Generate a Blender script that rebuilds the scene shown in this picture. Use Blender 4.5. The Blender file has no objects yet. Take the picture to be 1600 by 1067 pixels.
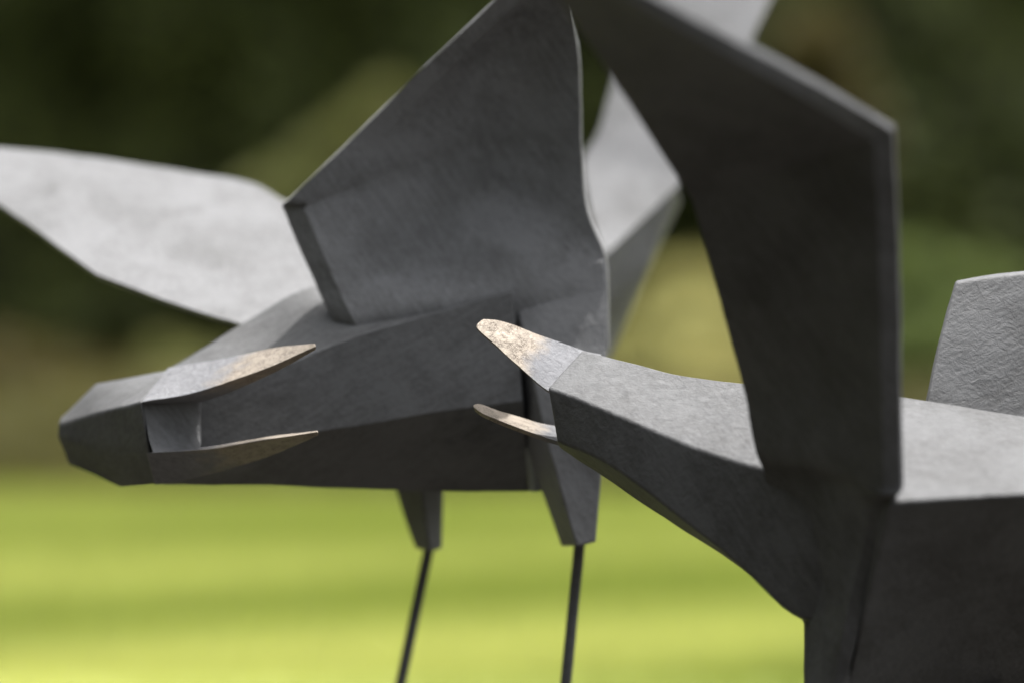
import bpy, bmesh, math, random
from mathutils import Vector, Matrix, noise, Euler
random.seed(7)
C = bpy.context.scene.collection
R = math.radians
# ------------------------------------------------------------------ camera
CAM = Vector((0.0, 0.0, 1.60))
PITCH = 4.0
cd = bpy.data.cameras.new('camera'); cam = bpy.data.objects.new('camera', cd); C.objects.link(cam)
cam.location = CAM; cam.rotation_euler = (R(90 - PITCH), 0, 0)
cd.sensor_width = 36; cd.lens = 135; cd.clip_start = 0.05; cd.clip_end = 600
cd.dof.use_dof = True; cd.dof.focus_distance = 4.48; cd.dof.aperture_fstop = 1.35; cd.dof.aperture_blades = 0
bpy.context.scene.camera = cam
ROT = Euler((R(90 - PITCH), 0, 0)).to_matrix()
def P(x, y, d):
    """measured point: sight line through photo position (x, y), d metres away"""
    return CAM + ROT @ Vector(((x - 800) / 6000 * d, -(y - 533.5) / 6000 * d, -d))
# ------------------------------------------------------------------ light
SUN_EL, SUN_AZ = 66.0, 19.0        # azimuth measured from +Y (view direction) towards +X
w = bpy.data.worlds.new("World"); bpy.context.scene.world = w; w.use_nodes = True
nt = w.node_tree; nt.nodes.clear()
sky = nt.nodes.new('ShaderNodeTexSky'); sky.sky_type = 'NISHITA'; sky.sun_disc = False
sky.sun_elevation = R(SUN_EL); sky.sun_rotation = R(SUN_AZ % 360); sky.air_density = 1.0; sky.dust_density = 4.5; sky.ozone_density = 1.0
bg = nt.nodes.new('ShaderNodeBackground'); bg.inputs['Strength'].default_value = 0.15
wo = nt.nodes.new('ShaderNodeOutputWorld')
hs = nt.nodes.new('ShaderNodeHueSaturation'); hs.inputs['Saturation'].default_value = 0.22   # thin high cloud whitens the sky
nt.links.new(sky.outputs[0], hs.inputs['Color']); nt.links.new(hs.outputs[0], bg.inputs[0]); nt.links.new(bg.outputs[0], wo.inputs[0])
sl = bpy.data.lights.new('sun', 'SUN'); sl.energy = 3.0; sl.angle = R(0.53); sl.color = (1.0, 0.985, 0.965)
so = bpy.data.objects.new('sun', sl); C.objects.link(so)
dir_to_sun = Vector((math.sin(R(SUN_AZ)) * math.cos(R(SUN_EL)), math.cos(R(SUN_AZ)) * math.cos(R(SUN_EL)), math.sin(R(SUN_EL))))
so.rotation_euler = dir_to_sun.to_track_quat('Z', 'Y').to_euler(); so.location = dir_to_sun * 30
sc = bpy.context.scene
sc.view_settings.view_transform = 'Standard'; sc.view_settings.look = 'None'
sc.view_settings.exposure = 1.26; sc.view_settings.gamma = 1.0; sc.view_settings.use_curve_mapping = False
sc.cycles.max_bounces = 8; sc.cycles.diffuse_bounces = 5; sc.cycles.glossy_bounces = 4; sc.cycles.transmission_bounces = 4

# ------------------------------------------------------------------ materials
def newmat(name):
    m = bpy.data.materials.new(name); m.use_nodes = True
    n = m.node_tree; b = n.nodes['Principled BSDF']
    return m, n, b
def N(n, t, **k):
    o = n.nodes.new(t)
    for a, v in k.items():
        if a in o.inputs.keys() if isinstance(a, str) else False: o.inputs[a].default_value = v
        else: setattr(o, a, v)
    return o
def ramp(n, stops):
    r = n.nodes.new('ShaderNodeValToRGB'); e = r.color_ramp.elements
    while len(e) > 1: e.remove(e[-1])
    e[0].position = stops[0][0]; e[0].color = (*stops[0][1], 1)
    for p, c in stops[1:]:
        q = e.new(p); q.color = (*c, 1)
    return r
def noise_tex(n, vec, scale, detail=4, rough=0.55, dist=0.0):
    t = n.nodes.new('ShaderNodeTexNoise'); t.inputs['Scale'].default_value = scale; t.inputs['Detail'].default_value = detail
    t.inputs['Roughness'].default_value = rough; t.inputs['Distortion'].default_value = dist
    n.links.new(vec, t.inputs['Vector']); return t
def mapping(n, src, rot=(0,0,0), scale=(1,1,1)):
    m = n.nodes.new('ShaderNodeMapping'); m.inputs['Rotation'].default_value = rot; m.inputs['Scale'].default_value = scale
    n.links.new(src, m.inputs['Vector']); return m

def bronze_group(n, b, dark, light, rough=(0.66, 0.80), spec=0.28, metal=0.0, brush_rot=(0,0.6,0)):
    tc = n.nodes.new('ShaderNodeTexCoord'); o = tc.outputs['Object']
    big = noise_tex(n, o, 9, 5, 0.6, 0.4)
    fine = noise_tex(n, o, 160, 5, 0.65)
    mp = mapping(n, mapping(n, o, brush_rot).outputs[0], (0, 0, 0), (210, 90, 22)); brush = noise_tex(n, mp.outputs[0], 1.0, 4, 0.6, 0.3)
    mix = n.nodes.new('ShaderNodeMath'); mix.operation = 'MULTIPLY_ADD'; n.links.new(fine.outputs[0], mix.inputs[0]); mix.inputs[1].default_value = 0.35; n.links.new(big.outputs[0], mix.inputs[2])
    m2 = n.nodes.new('ShaderNodeMath'); m2.operation = 'MULTIPLY_ADD'; n.links.new(brush.outputs[0], m2.inputs[0]); m2.inputs[1].default_value = 0.60; n.links.new(mix.outputs[0], m2.inputs[2])
    r = ramp(n, [(0.62, dark), (0.98, light)]); sc_ = n.nodes.new('ShaderNodeMath'); sc_.operation = 'SUBTRACT'; n.links.new(m2.outputs[0], sc_.inputs[0]); sc_.inputs[1].default_value = 0.11; n.links.new(sc_.outputs[0], r.inputs[0])
    n.links.new(r.outputs[0], b.inputs['Base Color'])
    mr = n.nodes.new('ShaderNodeMapRange'); mr.inputs['From Min'].default_value = 0.3; mr.inputs['From Max'].default_value = 0.7
    mr.inputs['To Min'].default_value = rough[0]; mr.inputs['To Max'].default_value = rough[1]
    med = noise_tex(n, o, 75, 5, 0.7, 0.8); n.links.new(med.outputs[0], mr.inputs['Value']); n.links.new(mr.outputs[0], b.inputs['Roughness'])
    b.inputs['Metallic'].default_value = metal; b.inputs['Specular IOR Level'].default_value = spec; b.inputs['IOR'].default_value = 1.5
    # relief: soft hammered dents, cast grain, brushing
    b1 = n.nodes.new('ShaderNodeBump'); b1.inputs['Strength'].default_value = 0.5; b1.inputs['Distance'].default_value = 0.0034; n.links.new(med.outputs[0], b1.inputs['Height'])
    b2 = n.nodes.new('ShaderNodeBump'); b2.inputs['Strength'].default_value = 0.7; b2.inputs['Distance'].default_value = 0.0011; n.links.new(fine.outputs[0], b2.inputs['Height']); n.links.new(b1.outputs[0], b2.inputs['Normal'])
    b3 = n.nodes.new('ShaderNodeBump'); b3.inputs['Strength'].default_value = 0.45; b3.inputs['Distance'].default_value = 0.0013; n.links.new(brush.outputs[0], b3.inputs['Height']); n.links.new(b2.outputs[0], b3.inputs['Normal'])
    n.links.new(b3.outputs[0], b.inputs['Normal'])
    return o, r, b3
def bronze(name, dark=(0.022, 0.021, 0.021), light=(0.050, 0.049, 0.050), **k):
    m, n, b = newmat(name); bronze_group(n, b, dark, light, **k); return m
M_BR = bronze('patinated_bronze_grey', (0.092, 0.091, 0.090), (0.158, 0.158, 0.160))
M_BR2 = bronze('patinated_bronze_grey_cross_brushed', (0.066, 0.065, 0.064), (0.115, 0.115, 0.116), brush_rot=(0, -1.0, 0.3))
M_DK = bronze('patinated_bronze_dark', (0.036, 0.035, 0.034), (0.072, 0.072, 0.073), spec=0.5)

def beak_mat(name, tip, root_pt, rootloc):
    """polished pale bronze at the tip, worn into the grey patina near the head, with fine curly scratches"""
    m, n, b = newmat(name)
    o, r, bump = bronze_group(n, b, (0.09, 0.09, 0.094), (0.17, 0.17, 0.178), rough=(0.55, 0.7), metal=0.0)
    axis = (root_pt - tip); L = axis.length; axis = axis / L
    sub = n.nodes.new('ShaderNodeVectorMath'); sub.operation = 'SUBTRACT'; n.links.new(o, sub.inputs[0]); sub.inputs[1].default_value = tuple(tip - rootloc)
    dot = n.nodes.new('ShaderNodeVectorMath'); dot.operation = 'DOT_PRODUCT'; n.links.new(sub.outputs[0], dot.inputs[0]); dot.inputs[1].default_value = tuple(axis / L)
    nz = noise_tex(n, o, 45, 4, 0.6)
    ad = n.nodes.new('ShaderNodeMath'); ad.operation = 'MULTIPLY_ADD'; n.links.new(nz.outputs[0], ad.inputs[0]); ad.inputs[1].default_value = 0.45; n.links.new(dot.outputs['Value'], ad.inputs[2])
    mask = ramp(n, [(0.80, (1, 1, 1)), (1.28, (0, 0, 0))]); n.links.new(ad.outputs[0], mask.inputs[0])
    # curly scratches
    dn = noise_tex(n, o, 260, 2, 0.5); vm = n.nodes.new('ShaderNodeVectorMath'); vm.operation = 'MULTIPLY_ADD'
    n.links.new(dn.outputs['Color'], vm.inputs[0]); vm.inputs[1].default_value = (0.008, 0.008, 0.008); n.links.new(o, vm.inputs[2])
    vo = n.nodes.new('ShaderNodeTexVoronoi'); vo.feature = 'DISTANCE_TO_EDGE'; vo.inputs['Scale'].default_value = 330; n.links.new(vm.outputs[0], vo.inputs['Vector'])
    line = ramp(n, [(0.02, (0, 0, 0)), (0.12, (1, 1, 1))]); n.links.new(vo.outputs[0], line.inputs[0])
    pn = noise_tex(n, o, 75, 3, 0.5); gap = ramp(n, [(0.42, (0, 0, 0)), (0.55, (1, 1, 1))]); n.links.new(pn.outputs[0], gap.inputs[0])
    mx = n.nodes.new('ShaderNodeMath'); mx.operation = 'MAXIMUM'; n.links.new(line.outputs[0], mx.inputs[0]); n.links.new(gap.outputs[0], mx.inputs[1])
    pol = ramp(n, [(0.0, (0.10, 0.077, 0.058)), (1.0, (0.26, 0.222, 0.178))]); n.links.new(mx.outputs[0], pol.inputs[0])
    cm = n.nodes.new('ShaderNodeMix'); cm.data_type = 'RGBA'; n.links.new(mask.outputs[0], cm.inputs['Factor']); n.links.new(r.outputs[0], cm.inputs['A']); n.links.new(pol.outputs[0], cm.inputs['B'])
    n.links.new(cm.outputs['Result'], b.inputs['Base Color'])
    mm = n.nodes.new('ShaderNodeMath'); mm.operation = 'MULTIPLY'; n.links.new(mask.outputs[0], mm.inputs[0]); mm.inputs[1].default_value = 0.4; n.links.new(mm.outputs[0], b.inputs['Metallic'])
    bb = n.nodes.new('ShaderNodeBump'); bb.inputs['Strength'].default_value = 0.5; bb.inputs['Distance'].default_value = 0.0006
    n.links.new(mx.outputs[0], bb.inputs['Height']); n.links.new(bump.outputs[0], bb.inputs['Normal']); n.links.new(bb.outputs[0], b.inputs['Normal'])
    return m

def leaf_mat(name, c1, c2, trans=0.35, rough=0.5):
    m, n, b = newmat(name)
    tc = n.nodes.new('ShaderNodeTexCoord')
    nz = noise_tex(n, tc.outputs['Object'], 1.3, 4, 0.7); r = ramp(n, [(0.35, c1), (0.68, c2)]); n.links.new(nz.outputs[0], r.inputs[0])
    n.links.new(r.outputs[0], b.inputs['Base Color']); b.inputs['Roughness'].default_value = rough; b.inputs['Specular IOR Level'].default_value = 0.12
    t = n.nodes.new('ShaderNodeBsdfTranslucent'); n.links.new(r.outputs[0], t.inputs['Color'])
    mx = n.nodes.new('ShaderNodeMixShader'); mx.inputs[0].default_value = trans
    out = n.nodes['Material Output']; n.links.new(b.outputs[0], mx.inputs[1]); n.links.new(t.outputs[0], mx.inputs[2]); n.links.new(mx.outputs[0], out.inputs[0])
    return m
M_HEDGE = leaf_mat('hedge_leaf', (0.070, 0.090, 0.022), (0.110, 0.132, 0.032), 0.4)
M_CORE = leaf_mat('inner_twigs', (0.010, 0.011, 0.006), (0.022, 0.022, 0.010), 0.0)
M_OLIVE = leaf_mat('olive_leaf', (0.19, 0.205, 0.065), (0.32, 0.32, 0.11), 0.5)
M_YELLOW = leaf_mat('yellow_leaf', (0.38, 0.37, 0.13), (0.52, 0.48, 0.19), 0.5)
M_GREEN = leaf_mat('green_leaf', (0.12, 0.165, 0.045), (0.22, 0.265, 0.075), 0.5)
M_BROWN = leaf_mat('brown_leaf', (0.09, 0.075, 0.022), (0.16, 0.135, 0.04), 0.45)
M_BARK, nB, bB = newmat('bark'); bB.inputs['Base Color'].default_value = (0.06, 0.045, 0.03, 1); bB.inputs['Roughness'].default_value = 0.9
tcb = nB.nodes.new('ShaderNodeTexCoord'); nzb = noise_tex(nB, mapping(nB, tcb.outputs['Object'], scale=(14, 14, 2)).outputs[0], 1, 5); rb = ramp(nB, [(0.3, (0.03, 0.024, 0.017)), (0.7, (0.10, 0.08, 0.055))]); nB.links.new(nzb.outputs[0], rb.inputs[0]); nB.links.new(rb.outputs[0], bB.inputs['Base Color'])

def lawn_mat(name, trans):
    m, n, b = newmat(name)
    tc = n.nodes.new('ShaderNodeTexCoord'); o = tc.outputs['Object']
    mp = mapping(n, mapping(n, o, (0, 0, R(-16))).outputs[0], (0, 0, 0), (0.20, 0.80, 1)); st = noise_tex(n, mp.outputs[0], 1.0, 3, 0.5, 0.3)
    wv = n.nodes.new('ShaderNodeTexWave'); wv.bands_direction = 'Y'; wv.inputs['Scale'].default_value = 0.17; wv.inputs['Distortion'].default_value = 1.2; wv.inputs['Detail'].default_value = 1
    n.links.new(mapping(n, o, (0, 0, R(-16)), (1, 1, 1)).outputs[0], wv.inputs['Vector'])
    fn = noise_tex(n, o, 14, 5, 0.7)
    a = n.nodes.new('ShaderNodeMath'); a.operation = 'MULTIPLY_ADD'; n.links.new(wv.outputs['Fac'], a.inputs[0]); a.inputs[1].default_value = 0.13; n.links.new(st.outputs[0], a.inputs[2])
    a2 = n.nodes.new('ShaderNodeMath'); a2.operation = 'MULTIPLY_ADD'; n.links.new(fn.outputs[0], a2.inputs[0]); a2.inputs[1].default_value = 0.25; n.links.new(a.outputs[0], a2.inputs[2])
    r = ramp(n, [(0.48, (0.18, 0.235, 0.028)), (0.95, (0.50, 0.52, 0.155))]); n.links.new(a2.outputs[0], r.inputs[0])
    n.links.new(r.outputs[0], b.inputs['Base Color']); b.inputs['Roughness'].default_value = 0.6; b.inputs['Specular IOR Level'].default_value = 0.25
    bu = n.nodes.new('ShaderNodeBump'); bu.inputs['Strength'].default_value = 0.6; bu.inputs['Distance'].default_value = 0.02; n.links.new(noise_tex(n, o, 60, 4).outputs[0], bu.inputs['Height']); n.links.new(bu.outputs[0], b.inputs['Normal'])
    if trans:
        t = n.nodes.new('ShaderNodeBsdfTranslucent'); n.links.new(r.outputs[0], t.inputs['Color'])
        mx = n.nodes.new('ShaderNodeMixShader'); mx.inputs[0].default_value = trans
        n.links.new(b.outputs[0], mx.inputs[1]); n.links.new(t.outputs[0], mx.inputs[2]); n.links.new(mx.outputs[0], n.nodes['Material Output'].inputs[0])
    return m
M_LAWN = lawn_mat('mown_turf', 0); M_BLADE = lawn_mat('grass_blade', 0.5)
M_SOIL, nS, bS = newmat('border_soil'); tcs = nS.nodes.new('ShaderNodeTexCoord'); rs = ramp(nS, [(0.3, (0.03, 0.022, 0.014)), (0.7, (0.07, 0.052, 0.03))]); nS.links.new(noise_tex(nS, tcs.outputs['Object'], 6, 6, 0.7).outputs[0], rs.inputs[0]); nS.links.new(rs.outputs[0], bS.inputs['Base Color']); bS.inputs['Roughness'].default_value = 0.95

M_LOW_BOUNCE, nS, bS = newmat('low_bounce_gravel'); tcs = nS.nodes.new('ShaderNodeTexCoord'); rs = ramp(nS, [(0.3, (0.022, 0.019, 0.015)), (0.7, (0.055, 0.048, 0.038))]); nS.links.new(noise_tex(nS, tcs.outputs['Object'], 70, 6, 0.7).outputs[0], rs.inputs[0]); nS.links.new(rs.outputs[0], bS.inputs['Base Color']); bS.inputs['Roughness'].default_value = 0.95  # kept dark so the added ground bounces little light upwards
bu = nS.nodes.new('ShaderNodeBump'); bu.inputs['Distance'].default_value = 0.015; nS.links.new(noise_tex(nS, tcs.outputs['Object'], 70, 4).outputs[0], bu.inputs['Height']); nS.links.new(bu.outputs[0], bS.inputs['Normal'])
# ------------------------------------------------------------------ object helpers
def link(name, verts, faces, mat, parent=None, smooth=False):
    me = bpy.data.meshes.new(name); me.from_pydata([tuple(v) for v in verts], [], faces); me.materials.append(mat)
    me.update()
    if smooth: me.shade_smooth()
    o = bpy.data.objects.new(name, me); C.objects.link(o)
    if parent is not None: o.parent = parent
    return o
def tag(o, label=None, cat=None, group=None, kind=None):
    for k, v in (('label', label), ('category', cat), ('group', group), ('kind', kind)):
        if v: o[k] = v
    return o
def root_empty(name, loc):
    e = bpy.data.objects.new(name, None); e.location = loc; e.empty_display_size = 0.1; C.objects.link(e); return e

def catmull(pts, n, crease=()):
    """spline through pts (Vectors), n steps per span, broken at the crease indices"""
    out = []
    m = len(pts)
    if m == 2: return [pts[0].lerp(pts[1], i / n) for i in range(n + 1)]
    for i in range(m - 1):
        p1, p2 = pts[i], pts[i + 1]
        p0 = pts[i - 1] if i > 0 and i not in crease else p1 * 2 - p2
        p3 = pts[i + 2] if i + 2 < m and (i + 1) not in crease else p2 * 2 - p1
        for k in range(n):
            t = k / n
            out.append(0.5 * ((2 * p1) + (p2 - p0) * t + (2 * p0 - 5 * p1 + 4 * p2 - p3) * t * t + (3 * p1 - p0 - 3 * p2 + p3) * t ** 3))
    out.append(pts[-1].copy()); return out
def wobble(v, amp):
    return v + amp * noise.noise_vector(v * 22) + amp * 0.35 * noise.noise_vector(v * 75)
def finish(name, verts, faces, mat, parent, origin, bevel, amp):
    vs = [wobble(v, amp) - origin for v in verts]
    bm = bmesh.new(); bv = [bm.verts.new(v) for v in vs]
    for f in faces:
        try: bm.faces.new([bv[i] for i in f])
        except ValueError: pass
    bmesh.ops.remove_doubles(bm, verts=bm.verts, dist=0.0002)
    bmesh.ops.recalc_face_normals(bm, faces=bm.faces)
    me = bpy.data.meshes.new(name); bm.to_mesh(me); bm.free(); me.materials.append(mat); me.shade_smooth()
    o = bpy.data.objects.new(name, me); C.objects.link(o); o.parent = parent
    if bevel:
        b = o.modifiers.new('edges', 'BEVEL'); b.width = bevel; b.segments = 3; b.limit_method = 'ANGLE'; b.angle_limit = R(32); b.use_clamp_overlap = True
    wn = o.modifiers.new('normals', 'WEIGHTED_NORMAL'); wn.keep_sharp = False; wn.weight = 80
    return o
def sheet(name, rows, off, mat, parent, origin, nu=8, nv=8, bevel=0.003, amp=0.0010, crease_rows=(), crease_cols=(), rim=None):
    """plate through a grid of measured points; off=(dx,dy,dd) leads to its back side"""
    def grid(rr):
        rr = [catmull([P(*p[:3]) for p in r], nu, crease_cols) for r in rr]
        cols = [catmull([r[j] for r in rr], nv, crease_rows) for j in range(len(rr[0]))]
        return cols
    F = grid(rows)
    sh = lambda o, wt: grid([[tuple(p[i] + (p[3] if wt and len(p) > 3 else 1) * o[i] for i in range(3)) for p in r] for r in rows])
    B = sh(off, False) if not rim else grid([[tuple(p[i] + (off[i] if p[3] else (3, -1, .02)[i]) for i in range(3)) for p in r] for r in rows]); M = grid([[tuple(p[i] + p[3] * rim(p)[i] for i in range(3)) for p in r] for r in rows]) if rim else None
    a, b = len(F), len(F[0]); V = [v for c in F for v in c] + [v for c in B for v in c]; n = a * b; fs = []
    I = lambda i, j: i * b + j
    for i in range(a - 1):
        for j in range(b - 1):
            fs.append((I(i, j), I(i + 1, j), I(i + 1, j + 1), I(i, j + 1)))
            fs.append((n + I(i, j), n + I(i, j + 1), n + I(i + 1, j + 1), n + I(i + 1, j)))
    loop = [(i, 0) for i in range(a)] + [(a - 1, j) for j in range(1, b)] + [(i, b - 1) for i in range(a - 2, -1, -1)] + [(0, j) for j in range(b - 2, 0, -1)]
    L = len(loop)
    if M:
        m0 = len(V); V += [M[i][j] for i, j in loop]
    for k in range(L):
        (i, j), (p, q) = loop[k], loop[(k + 1) % L]
        if M:
            fs.append((I(i, j), m0 + k, m0 + (k + 1) % L, I(p, q))); fs.append((m0 + k, n + I(i, j), n + I(p, q), m0 + (k + 1) % L))
        else: fs.append((I(i, j), n + I(i, j), n + I(p, q), I(p, q)))
    return finish(name, V, fs, mat, parent, origin, bevel, amp)
def loft(name, secs, mat, parent, origin, nu=6, ns=3, bevel=0.004, amp=0.0012, crease=(), raw=False):
    """solid through measured cross-sections (each a closed ring of points)"""
    secs = [[Vector(p) if raw else P(*p) for p in s] for s in secs]
    k = len(secs[0])
    rails = [catmull([s[q] for s in secs], nu, crease) for q in range(k)]
    rings = []
    for i in range(len(rails[0])):
        ring = []
        for q in range(k):
            a, b = rails[q][i], rails[(q + 1) % k][i]
            for t in range(ns): ring.append(a.lerp(b, t / ns))
        rings.append(ring)
    V = [v for r in rings for v in r]; m = k * ns; fs = []
    for i in range(len(rings) - 1):
        for j in range(m):
            fs.append((i * m + j, i * m + (j + 1) % m, (i + 1) * m + (j + 1) % m, (i + 1) * m + j))
    for end, idx in ((0, 0), (1, len(rings) - 1)):
        c = sum(rings[idx], Vector()) / m; V.append(c); ci = len(V) - 1
        for j in range(m): fs.append((idx * m + j, idx * m + (j + 1) % m, ci))
    return finish(name, V, fs, mat, parent, origin, bevel, amp)
def rod(name, a, b, r0, r1, mat, parent, origin, sides=14):
    ax = (b - a).normalized(); u = ax.orthogonal().normalized(); v = ax.cross(u); V = []; fs = []; n = 10
    for i in range(n + 1):
        c = a.lerp(b, i / n); r = r0 + (r1 - r0) * i / n
        for j in range(sides):
            t = 2 * math.pi * j / sides; V.append(c + r * (math.cos(t) * u + math.sin(t) * v) - origin)
    for i in range(n):
        for j in range(sides): fs.append((i * sides + j, i * sides + (j + 1) % sides, (i + 1) * sides + (j + 1) % sides, (i + 1) * sides + j))
    fs.append(tuple(range(sides))); fs.append(tuple(range(n * sides, (n + 1) * sides)))
    return link(name, V, fs, mat, parent, True)
def foot(parent, origin, at, ang, M_BR=None):
    M_BR = parent.children[0].data.materials[0]
    """flat three-toed foot with a spur behind, resting on the turf"""
    f = link('foot', [], [], M_BR, parent); bm = bmesh.new()
    for da, L in ((-32, 0.15), (0, 0.18), (32, 0.15), (180, 0.08)):
        a = ang + R(da); d = Vector((math.cos(a), math.sin(a), 0)); s = Vector((-d.y, d.x, 0))
        pts = [(0, 0.016, 0.034), (0.5, 0.012, 0.020), (1.0, 0.004, 0.008)]; ring = []
        for t, wd, h in pts:
            c = at + d * L * t - origin
            ring.append([bm.verts.new(c + s * wd * q + Vector((0, 0, z))) for q, z in ((-1, 0.0), (1, 0.0), (0.6, h), (-0.6, h))])
        for i in range(2):
            for j in range(4): bm.faces.new((ring[i][j], ring[i][(j + 1) % 4], ring[i + 1][(j + 1) % 4], ring[i + 1][j]))
        bm.faces.new(ring[0]); bm.faces.new(ring[2])
    bmesh.ops.recalc_face_normals(bm, faces=bm.faces); bm.to_mesh(f.data); bm.free(); return f
def leg(parent, origin, xa, ya, xb, yb, d, r, ang):
    a = P(xa, ya, d); b = P(xb, yb, d); dz = (a.z - b.z); t = (a.z - 0.015) / dz; g = a + (b - a) * t
    rod('leg', a, g, r, r, parent.children[0].data.materials[0], parent, origin); foot(parent, origin, Vector((g.x, g.y, 0.0)), ang); return g

# ------------------------------------------------------------------ ground
def plane(name, x0, x1, y0, y1, z, mat, nx=2, ny=2, h=0.0):
    V = []; fs = []
    for j in range(ny + 1):
        for i in range(nx + 1):
            x = x0 + (x1 - x0) * i / nx; y = y0 + (y1 - y0) * j / ny
            V.append((x, y, z + h * noise.noise(Vector((x * .25, y * .25, 0)))))
    for j in range(ny):
        for i in range(nx): a = j * (nx + 1) + i; fs.append((a, a + 1, a + nx + 2, a + nx + 1))
    return link(name, V, fs, mat, None, True)
EDGE_Y = 14.6
tag(plane('ground', -300, 300, -300, 300, -0.06, M_SOIL), kind='structure')
tag(plane('lawn', -14, 14, 6.4, EDGE_Y, 0.0, M_LAWN, 60, 40), kind='structure')
tag(plane('added_dark_ground', -14, 14, -12, 6.38, 0.0, M_LOW_BOUNCE, 60, 60), kind='structure')  # added out-of-view ground, cuts the lawn light bounced onto the birds
tag(plane('border_bed', -14, 14, EDGE_Y + 0.02, 27, -0.02, M_SOIL, 70, 30, 0.05), kind='structure')
# mown grass blades
V = []; fs = []
def blades(n, x0, x1, y0, y1, h0, h1, wd):
    for _ in range(n):
        x = random.uniform(x0, x1); y = random.uniform(y0, y1); a = random.uniform(0, 6.283); h = random.uniform(h0, h1)
        dx, dy = math.cos(a) * wd, math.sin(a) * wd; l = random.uniform(0.2, 0.9) * h; b = random.uniform(0, 6.283); i = len(V)
        V.extend(((x - dx, y - dy, 0.001), (x + dx, y + dy, 0.001), (x + math.cos(b) * l, y + math.sin(b) * l, h))); fs.append((i, i + 1, i + 2))
blades(80000, -2.6, 2.6, 6.4, 10.5, 0.015, 0.04, 0.004)
blades(200000, -3.4, 3.4, 10.0, EDGE_Y, 0.02, 0.045, 0.006)
tag(link('grass', V, fs, M_BLADE), 'short mown yellow green grass of the sunlit lawn', 'grass', kind='stuff')

# ------------------------------------------------------------------ left bird
g1 = P(905, 860, 4.82); base1 = Vector((g1.x - 0.12, g1.y + 0.15, 0.0))
bird1 = root_empty('bird_sculpture', base1)
tag(bird1, 'grey bronze bird at left, head turned back, open beak pointing right, on thin rod legs', 'bird sculpture', 'angular bronze birds on the lawn')
O = base1
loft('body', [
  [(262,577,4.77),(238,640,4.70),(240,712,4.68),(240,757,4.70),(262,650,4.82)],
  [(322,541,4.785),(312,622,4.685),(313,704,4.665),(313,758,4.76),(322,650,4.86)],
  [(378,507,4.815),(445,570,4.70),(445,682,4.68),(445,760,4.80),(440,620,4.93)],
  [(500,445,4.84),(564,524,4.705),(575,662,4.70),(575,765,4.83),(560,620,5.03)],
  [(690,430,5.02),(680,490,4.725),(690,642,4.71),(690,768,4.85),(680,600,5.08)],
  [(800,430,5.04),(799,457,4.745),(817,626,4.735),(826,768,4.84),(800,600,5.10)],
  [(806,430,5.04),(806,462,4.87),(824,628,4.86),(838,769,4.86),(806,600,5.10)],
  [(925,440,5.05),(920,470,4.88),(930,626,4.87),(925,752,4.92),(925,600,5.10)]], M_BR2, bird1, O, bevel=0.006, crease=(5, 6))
# raised near wing, hollow towards the camera
sheet('wing', [
  [(580,560,4.77,1),(700,555,4.78,0),(840,550,4.78,0),(950,545,4.75,0)],
  [(555,508,4.728,1),(690,480,4.742,1),(830,465,4.770,0),(949,450,4.775,0)],
  [(525,443,4.742,1),(680,415,4.787,1),(815,395,4.795,0),(944,398,4.790,0)],
  [(499,383,4.752,1),(670,345,4.820,1),(800,318,4.835,0),(918,335,4.800,0)],
  [(482,342,4.757,1),(662,290,4.822,1),(797,262,4.843,0),(910,275,4.806,0)],
  [(476,326,4.759,1),(662,262,4.820,1),(796,240,4.843,0),(908,245,4.805,0)],
  [(492,311,4.763,1),(672,235,4.816,1),(798,215,4.840,0),(907,212,4.802,0)],
  [(590,217,4.780,1),(710,170,4.805,1),(810,150,4.820,0),(905,105,4.780,0)],
  [(702,106,4.755,1),(770,75,4.775,1),(830,55,4.770,0),(893,20,4.735,0)],
  [(812,2,4.71,1),(835,-15,4.71,1),(855,-25,4.71,1),(880,-45,4.69,0)],
  [(868,-53,4.685,1),(870,-55,4.685,1),(872,-57,4.685,1),(874,-60,4.68,1)]], (-35, -5.5, 0.045), M_BR, bird1, O, nu=8, nv=5, bevel=0.0018, rim=lambda p: (-34, -5, 0.018) if p[1] > 322 else (-34, -5, -0.010))
loft('thigh', [
  [(800,452,4.790),(944,405,4.785),(930,400,4.86),(793,450,4.80)],
  [(808,485,4.768),(949,470,4.769),(930,470,4.86),(795,480,4.80)],
  [(822,540,4.745),(949,535,4.748),(930,535,4.86),(800,540,4.80)],
  [(845,650,4.715),(948,620,4.722),(935,650,4.86),(815,650,4.80)],
  [(861,710,4.712),(940,740,4.735),(930,740,4.86),(824,705,4.80)],
  [(901,853,4.705),(931,846,4.725),(925,843,4.82),(877,853,4.80)]], M_BR, bird1, O, bevel=0.004)
loft('thigh', [
  [(655,740,4.93),(693,735,4.96),(690,735,5.08),(607,738,5.0)],
  [(672,862,4.93),(691,857,4.95),(688,855,5.02),(649,858,4.98)]], M_BR, bird1, O, bevel=0.004, nu=6)
leg(bird1, O, 906, 845, 884, 1067, 4.79, 0.0070, R(200))
leg(bird1, O, 671, 852, 626, 1067, 4.975, 0.0068, R(200))
# far wing reaching out to the left
W = lambda x, y: (x, y, 4.85 - (y - 508) * 0.00165 + (x - 379) * 0.0002 + 0.00000045 * (x - 300) ** 2 * 0.3)
sheet('wing', [
  [W(560,560),W(560,440),W(560,335)],
  [W(460,528),W(475,420),W(500,330)],
  [W(379,508),W(400,400),W(440,311)],
  [W(265,472),W(330,370),W(389,285)],
  [W(152,430),W(200,335),W(255,262)],
  [W(75,374),W(100,310),W(125,243)],
  [W(0,321),W(0,280),W(0,231)],
  [W(-110,248),W(-115,236),W(-120,224)]], (2, 7, 0.02), M_BR, bird1, O, nu=6, nv=6, bevel=0.003, crease_rows=(4,))
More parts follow.
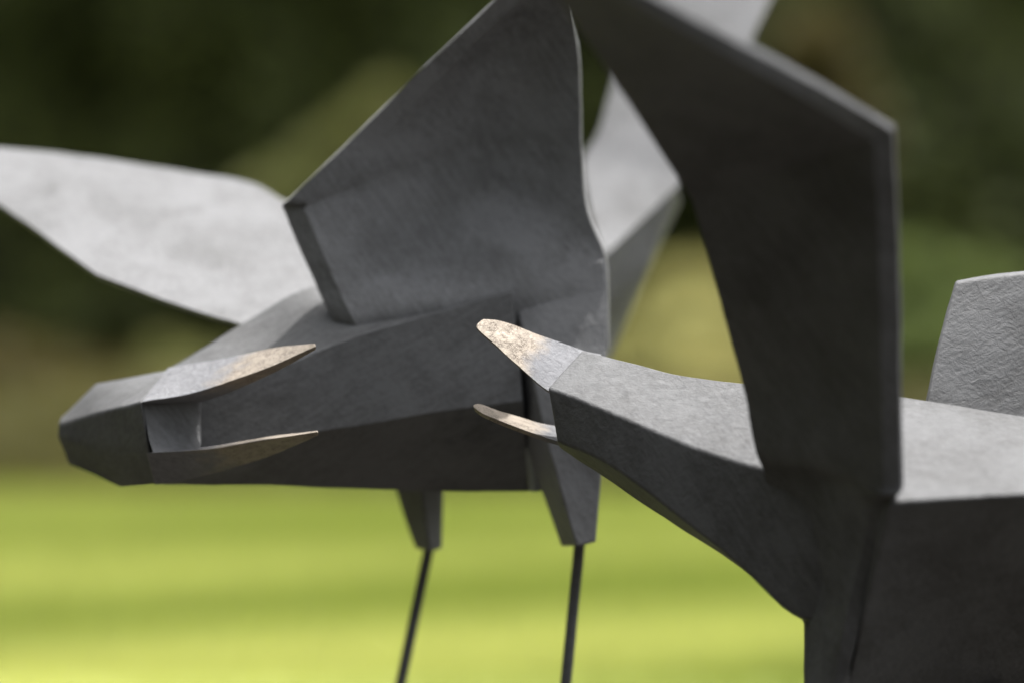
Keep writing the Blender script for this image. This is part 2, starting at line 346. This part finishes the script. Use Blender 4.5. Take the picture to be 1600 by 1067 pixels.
# rear wing rising behind, top surface and shaded front surface
X = lambda x, y: (x, y, 5.34 + ((404 - y) * 0.0013 if y > 300 else 0.135 + (300 - y) * 0.0008) + (x - 945) * 0.00005)
sheet('wing', [
  [X(943,404),X(944,404),X(945,404)],
  [X(925,340),X(962,344),X(1005,347)],
  [X(912,255),X(980,270),X(1060,291)],
  [X(936,205),X(1010,215),X(1090,232)],
  [X(957,135),X(1040,150),X(1128,157)],
  [X(1000,0),X(1090,20),X(1200,8)],
  [X(1030,-90),X(1120,-90),X(1238,-90)]], (-3, 5, 0.03), M_BR, bird1, O, nu=6, nv=6, bevel=0.003)
loft('tail', [
  [(943,401,5.335),(1061,287,5.465),(1064,315,5.52),(1000,360,5.6)],
  [(943,470,5.36),(1008,425,5.42),(1012,428,5.46),(985,460,5.6)],
  [(930,560,5.38),(955,545,5.42),(958,548,5.46),(950,560,5.5)],
  [(880,640,5.05),(900,640,5.08),(900,650,5.1),(890,650,5.2)]], M_BR, bird1, O, bevel=0.004)
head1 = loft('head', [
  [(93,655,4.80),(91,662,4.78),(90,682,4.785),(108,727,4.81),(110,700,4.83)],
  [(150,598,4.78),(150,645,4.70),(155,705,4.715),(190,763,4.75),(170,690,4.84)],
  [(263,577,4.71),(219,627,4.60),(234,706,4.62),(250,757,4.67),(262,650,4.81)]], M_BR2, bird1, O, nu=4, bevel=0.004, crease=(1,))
sheet('mouth', [
  [(222,630,4.618),(313,622,4.655)],
  [(228,660,4.614),(313,655,4.650)],
  [(234,690,4.604),(314,684,4.640)],
  [(240,708,4.590),(314,704,4.622)]], (0, 0, 0.05), M_BR, head1, O, nu=5, nv=4, bevel=0.001)
T1, T1r = P(495, 540, 4.53), P(300, 590, 4.66)
MB1 = beak_mat('beak_polish_left_bird', T1, T1r, O)
loft('upper_beak', [
  [(262,574,4.70),(220,628,4.600),(226,640,4.65)],
  [(350,559,4.66),(308,612,4.592),(322,626,4.65)],
  [(430,543,4.61),(400,581,4.565),(412,590,4.605)],
  [(492,536,4.535),(495,542,4.53),(494,547,4.54)]], MB1, head1, O, bevel=0.0015, amp=0.0007, nu=8)
T2_, T2r = P(497, 676, 4.53), P(240, 730, 4.60)
MB2 = beak_mat('lower_beak_polish_left_bird', T2_, T2r, O)
loft('lower_beak', [
  [(255,706,4.66),(228,707,4.588),(242,759,4.665)],
  [(335,697,4.65),(335,700,4.565),(345,736,4.64)],
  [(415,682,4.60),(415,686,4.55),(430,709,4.605)],
  [(496,671,4.535),(497,674,4.53),(498,680,4.535)]], MB2, head1, O, bevel=0.0015, amp=0.0007, nu=8)

# ------------------------------------------------------------------ right bird
g2 = P(1290, 1067, 4.2); base2 = Vector((g2.x + 0.05, g2.y + 0.10, 0.0))
bird2 = root_empty('bird_sculpture', base2)
tag(bird2, 'dark bronze bird at right in the foreground, open beak pointing left, tall raised wing', 'bird sculpture', 'angular bronze birds on the lawn')
O = base2
neck = loft('neck', [
  [(909,545,4.545),(855,605,4.455),(870,689,4.457),(872,698,4.52),(905,640,4.57)],
  [(985,565,4.515),(962,646,4.395),(952,726,4.400),(962,758,4.47),(985,660,4.54)],
  [(1067,585,4.485),(1067,691,4.345),(1052,800,4.350),(1055,821,4.42),(1067,710,4.51)],
  [(1158,596,4.46),(1172,726,4.285),(1155,882,4.305),(1160,888,4.38),(1158,740,4.48)],
  [(1290,607,4.43),(1290,752,4.21),(1256,966,4.27),(1257,971,4.32),(1290,800,4.45)],
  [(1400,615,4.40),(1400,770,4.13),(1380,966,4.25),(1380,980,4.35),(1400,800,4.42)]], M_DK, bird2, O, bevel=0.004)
loft('body', [
  [(1330,612,4.42),(1386,786,4.095),(1310,1130,4.285),(1315,1260,4.44),(1340,800,4.50)],
  [(1410,618,4.40),(1450,780,4.090),(1430,1140,4.40),(1430,1260,4.50),(1420,800,4.52)],
  [(1600,648,4.40),(1600,772,4.095),(1600,1100,4.44),(1600,1220,4.52),(1600,800,4.54)],
  [(1850,670,4.42),(1850,768,4.15),(1850,1020,4.40),(1850,1120,4.50),(1850,800,4.52)],
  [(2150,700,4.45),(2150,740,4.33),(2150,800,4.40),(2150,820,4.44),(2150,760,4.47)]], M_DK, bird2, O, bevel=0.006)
loft('thigh', [
  [(1215,760,4.29),(1388,792,4.11),(1392,800,4.30),(1215,800,4.36)],
  [(1250,935,4.29),(1350,930,4.205),(1380,935,4.32),(1250,950,4.36)],
  [(1257,972,4.29),(1342,965,4.21),(1375,965,4.32),(1257,975,4.36)],
  [(1257,1067,4.27),(1318,1067,4.225),(1345,1067,4.30),(1257,1067,4.33)],
  [(1262,1290,4.25),(1290,1290,4.20),(1300,1285,4.27),(1270,1285,4.30)]], M_DK, bird2, O, bevel=0.004, crease=(2,))
loft('thigh', [
  [(1480,1080,4.40),(1570,1080,4.36),(1570,1080,4.46),(1490,1080,4.5)],
  [(1505,1400,4.42),(1540,1400,4.40),(1540,1395,4.44),(1510,1395,4.46)]], M_DK, bird2, O, bevel=0.004)
leg(bird2, O, 1282, 1280, 1270, 1600, 4.255, 0.008, R(190))
leg(bird2, O, 1524, 1390, 1505, 1700, 4.43, 0.008, R(190))
sheet('wing', [
  [(1258,1085,4.26),(1280,1085,4.235),(1300,1085,4.22),(1316,1085,4.22)],
  [(1262,966,4.275),(1295,960,4.235),(1322,960,4.20),(1346,960,4.20)],
  [(1232,870,4.33),(1290,860,4.220),(1346,860,4.168),(1372,860,4.160)],
  [(1205,790,4.30),(1285,790,4.205),(1362,790,4.125),(1390,790,4.112)],
  [(1192,735,4.255),(1290,752,4.185),(1376,772,4.085),(1404,772,4.080)],
  [(1181,705,4.230),(1290,720,4.15),(1380,750,4.083),(1408,752,4.082)],
  [(1160,600,4.205),(1280,600,4.12),(1377,608,4.042),(1405,610,4.046)],
  [(1120,450,4.135),(1265,440,4.05),(1374,410,3.965),(1403,410,3.973)],
  [(1082,315,4.06),(1235,262,3.98),(1366,222,3.885),(1395,205,3.883)],
  [(1000,188,3.95),(1105,145,3.84),(1228,137,3.765),(1240,115,3.766)],
  [(872,0,3.79),(945,-5,3.70),(1005,12,3.65),(1022,-3,3.65)],
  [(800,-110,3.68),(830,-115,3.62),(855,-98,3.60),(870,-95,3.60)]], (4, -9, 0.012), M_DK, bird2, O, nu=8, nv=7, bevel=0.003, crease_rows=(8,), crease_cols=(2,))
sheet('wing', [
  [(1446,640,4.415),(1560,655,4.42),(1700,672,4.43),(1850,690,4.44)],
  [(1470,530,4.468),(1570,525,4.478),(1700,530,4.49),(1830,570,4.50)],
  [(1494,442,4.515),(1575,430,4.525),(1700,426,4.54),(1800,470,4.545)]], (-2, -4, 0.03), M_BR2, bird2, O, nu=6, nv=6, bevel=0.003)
U, Ur = P(748, 508, 4.50), P(880, 575, 4.50)
MU = beak_mat('beak_polish_right_bird', U, Ur, O)
sheet('upper_beak', [
  [(749,503,4.505),(746,506,4.500),(744,511,4.497)],
  [(758,499,4.512),(753,508,4.500),(750,518,4.490)],
  [(784,502,4.520),(774,520,4.500),(766,532,4.485)],
  [(814,512,4.528),(802,532,4.500),(785,549,4.480)],
  [(853,527,4.535),(836,552,4.500),(812,573,4.472)],
  [(911,547,4.545),(885,578,4.50),(854,608,4.462)],
  [(940,553,4.545),(915,590,4.50),(890,625,4.462)]], (1.5, 3.5, 0.012), MU, neck, O, nu=6, nv=6, bevel=0.0012, amp=0.0008)
L_, Lr = P(741, 634, 4.50), P(900, 690, 4.50)
ML = beak_mat('lower_beak_polish_right_bird', L_, Lr, O)
sheet('lower_beak', [
  [(742,631,4.508),(740,633,4.503),(741,636,4.499)],
  [(753,631,4.520),(753,637,4.508),(757,647,4.494)],
  [(787,643,4.543),(790,652,4.522),(800,664,4.502)],
  [(840,659,4.562),(842,668,4.532),(845,681,4.508)],
  [(885,668,4.565),(885,680,4.532),(882,692,4.500)]], (2, 7, 0.01), ML, neck, O, nu=6, nv=6, bevel=0.0012, amp=0.0008)

# ------------------------------------------------------------------ planting
def leaves(V, fs, c, rad, n, size, shell=0.55):
    for _ in range(n):
        d = Vector((random.gauss(0, 1), random.gauss(0, 1), random.gauss(0, 1))).normalized()
        t = shell + (1 - shell) * random.random()
        bump = 1 + 0.28 * noise.noise((d * 2.3) + c * 1.7)
        p = Vector((c.x + d.x * rad[0] * t * bump, c.y + d.y * rad[1] * t * bump, c.z + d.z * rad[2] * t * bump))
        if p.z < 0.02: continue
        u = Vector((random.gauss(0, 1), random.gauss(0, 1), random.gauss(0, 1))).normalized(); v = u.orthogonal().normalized()
        s = size * random.uniform(0.6, 1.3); i = len(V)
        V.extend((p - u * s, p + v * s * .45, p + u * s, p - v * s * .45)); fs.append((i, i + 1, i + 2, i + 3))
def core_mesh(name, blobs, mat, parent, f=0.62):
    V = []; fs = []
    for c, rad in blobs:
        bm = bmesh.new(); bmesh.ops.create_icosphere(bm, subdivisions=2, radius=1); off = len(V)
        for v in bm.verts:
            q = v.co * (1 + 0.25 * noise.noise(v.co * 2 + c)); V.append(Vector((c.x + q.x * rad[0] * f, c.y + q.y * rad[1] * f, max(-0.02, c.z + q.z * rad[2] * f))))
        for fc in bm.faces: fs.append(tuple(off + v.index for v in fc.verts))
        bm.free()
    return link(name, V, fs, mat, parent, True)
def shrub(name, label, cat, base, blobs, mat, n, size, group=None, stems=5):
    root = root_empty(name, base); tag(root, label, cat, group)
    bl = [(Vector(c), r) for c, r in blobs]
    V = []; fs = []
    vol = sum(r[0] * r[2] for _, r in bl)
    for c, r in bl: leaves(V, fs, c, r, int(n * r[0] * r[2] / vol), size)
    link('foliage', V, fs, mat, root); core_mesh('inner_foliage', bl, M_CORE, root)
    for k in range(stems):
        a = 6.283 * k / stems; c, r = bl[k % len(bl)]
        rod('stem', Vector(base) + Vector((0.1 * math.cos(a), 0.1 * math.sin(a), -0.05)), Vector(base) + c + Vector((0, 0, -0.2 * r[2])), 0.035, 0.012, M_BARK, root, Vector(base), 6)
    return root
def bgpos(px, py, d): return P(px, py, d)
def shrub_px(label, cat, px, py, d, blobs, mat, n, size, name='shrub', group=None):
    """blobs in photo units relative to (px, py) at distance d"""
    base = P(px, py, d); base.z = 0.0; s = d / 6000
    bl = []
    for dx, dy, rx, ry, dd in blobs:
        q = P(px + dx, py + dy, d + dd); bl.append((q - base, (rx * s, max(rx, ry) * s * 0.8, ry * s)))
    return shrub(name, label, cat, base, bl, mat, n, size, group)
def make_hedge(label, cy, H, x0, x1, n, size, sgn=-1, depth=1.9):
    """tall clipped hedge whose leafy face is on the side sgn"""
    root = root_empty('hedge', (0, cy, 0)); tag(root, label, 'hedge')
    V = []; fs = []
    def leaf(p, s):
        u = Vector((random.gauss(0, 1), random.gauss(0, 1), random.gauss(0, 1))).normalized(); v = u.orthogonal().normalized(); i = len(V)
        V.extend((p - u * s, p + v * s * .5, p + u * s, p - v * s * .5)); fs.append((i, i + 1, i + 2, i + 3))
    face = lambda x, z: (0.42 if sgn < 0 else 0.1) * (H - z) + 0.6 * noise.noise(Vector((x * .45, z * .5, cy))) + 0.35 * noise.noise(Vector((x * 1.7, z * 1.7, cy)))
    for _ in range(n):
        x = random.uniform(x0, x1); z = random.uniform(0, H)
        leaf(Vector((x, sgn * (depth / 2 + face(x, z) + random.uniform(-0.25, 0.15)), z)), size * random.uniform(0.6, 1.3))
    for _ in range(n // 6): leaf(Vector((random.uniform(x0, x1), random.uniform(-depth / 2, depth / 2), H + random.uniform(-.1, .15))), size * random.uniform(0.7, 1.4))
    link('foliage', V, fs, M_HEDGE, root)
    V = []; fs = []; nx, nz = 60, 26
    for far in (0, 1):
        for j in range(nz + 1):
            for i in range(nx + 1):
                x = x0 + (x1 - x0) * i / nx; z = (H - .05) * j / nz
                V.append((x, -sgn * depth / 2 if far else sgn * (depth / 2 - 0.2 + face(x, z)), z))
    nf = len(V) // 2
    for s in (0, nf):
        for j in range(nz):
            for i in range(nx): a = s + j * (nx + 1) + i; fs.append((a, a + 1, a + nx + 2, a + nx + 1))
    for i in range(nx): a = nz * (nx + 1) + i; fs.append((a, a + 1, nf + a + 1, nf + a))
    for j in range(nz):
        a = j * (nx + 1); fs.append((a, a + nx + 1, nf + a + nx + 1, nf + a)); a += nx; fs.append((a, a + nx + 1, nf + a + nx + 1, nf + a))
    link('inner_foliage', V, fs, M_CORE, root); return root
make_hedge('tall dark green hedge closing off the back of the garden', 24, 5.0, -10, 10, 60000, 0.06, -1)
left_blocker = make_hedge('unseen high dark hedge added at the left to darken the left-facing metal', 0, 7.0, -12, 13, 16000, 0.14, -1)  # added out of view, blocks sky from the left so left-facing metal darkens
left_blocker.location = (-8, 0, 0); left_blocker.rotation_euler = (0, 0, R(90))
make_hedge('unseen dark hedge added behind the viewer to block sky light on the metal', -11, 6.5, -14, 14, 22000, 0.14, 1)  # added behind the camera, its height sets the sky light on front faces

shrub_px('pale olive green shrub with a sloping top behind the raised wing of the left bird', 'shrub', 500, 300, 19.5,
  [(-60,20,70,60,0),(10,-30,60,60,.1),(60,-80,50,50,.1),(110,-130,40,40,.1),(-30,110,120,90,.3),(80,60,120,120,.3)], M_OLIVE, 9000, 0.05)
shrub_px('bright yellow green shrub seen through the gap under the right bird wing', 'shrub', 1060, 520, 18.6,
  [(-40,120,110,60,-.5),(60,100,110,70,-.3),(-30,40,100,70,0),(60,30,110,80,.2),(20,-50,80,60,.6)], M_YELLOW, 14000, 0.05)
shrub_px('mid green rounded shrub right of the raised wing of the right bird', 'shrub', 1470, 470, 19.2,
  [(-50,0,100,90,0),(60,20,100,80,.1),(0,110,150,100,-.3)], M_GREEN, 8000, 0.05)
shrub_px('low brown olive shrub at the left edge beyond the lawn', 'shrub', 60, 600, 18.2,
  [(-40,20,120,90,0),(80,40,120,80,.1),(190,60,90,70,0),(0,100,160,60,-.2)], M_BROWN, 8000, 0.045)
shrub_px('olive green low shrub beyond the lawn under the left bird neck', 'shrub', 300, 620, 18.8,
  [(-20,0,90,80,0),(70,20,90,80,.1),(20,90,140,60,-.2)], M_OLIVE, 7000, 0.045)
shrub_px('brown leaved shrub high against the hedge near the upper right corner', 'shrub', 1270, 80, 20.6,
  [(0,0,70,70,0),(30,140,90,120,.2),(-10,300,100,140,.2)], M_BROWN, 7000, 0.05)

# low leafy plants filling the bed between lawn and shrubs
V = []; fs = []
for _ in range(45000):
    y = EDGE_Y + 2.4 * random.random() ** 1.4; x = random.uniform(-4.5, 4.5)
    h = (0.08 + 0.10 * (y - EDGE_Y)) * (0.7 + 0.6 * noise.noise(Vector((x * .9, y * .9, 0))))
    p = Vector((x, y, max(0.01, h * random.random() ** 0.5))); u = Vector((random.gauss(0, 1), random.gauss(0, 1), random.gauss(0, .6))).normalized(); v = u.orthogonal().normalized(); q = random.uniform(0.025, 0.06); i = len(V)
    V.extend((p - u * q, p + v * q * .5, p + u * q, p - v * q * .5)); fs.append((i, i + 1, i + 2, i + 3))
M_COVER = leaf_mat('ground_cover_leaf', (0.06, 0.058, 0.014), (0.16, 0.145, 0.036), 0.4)
tag(link('ground_cover', V, fs, M_COVER), 'low olive leafy ground cover between the lawn edge and the shrubs', 'ground cover', kind='stuff')
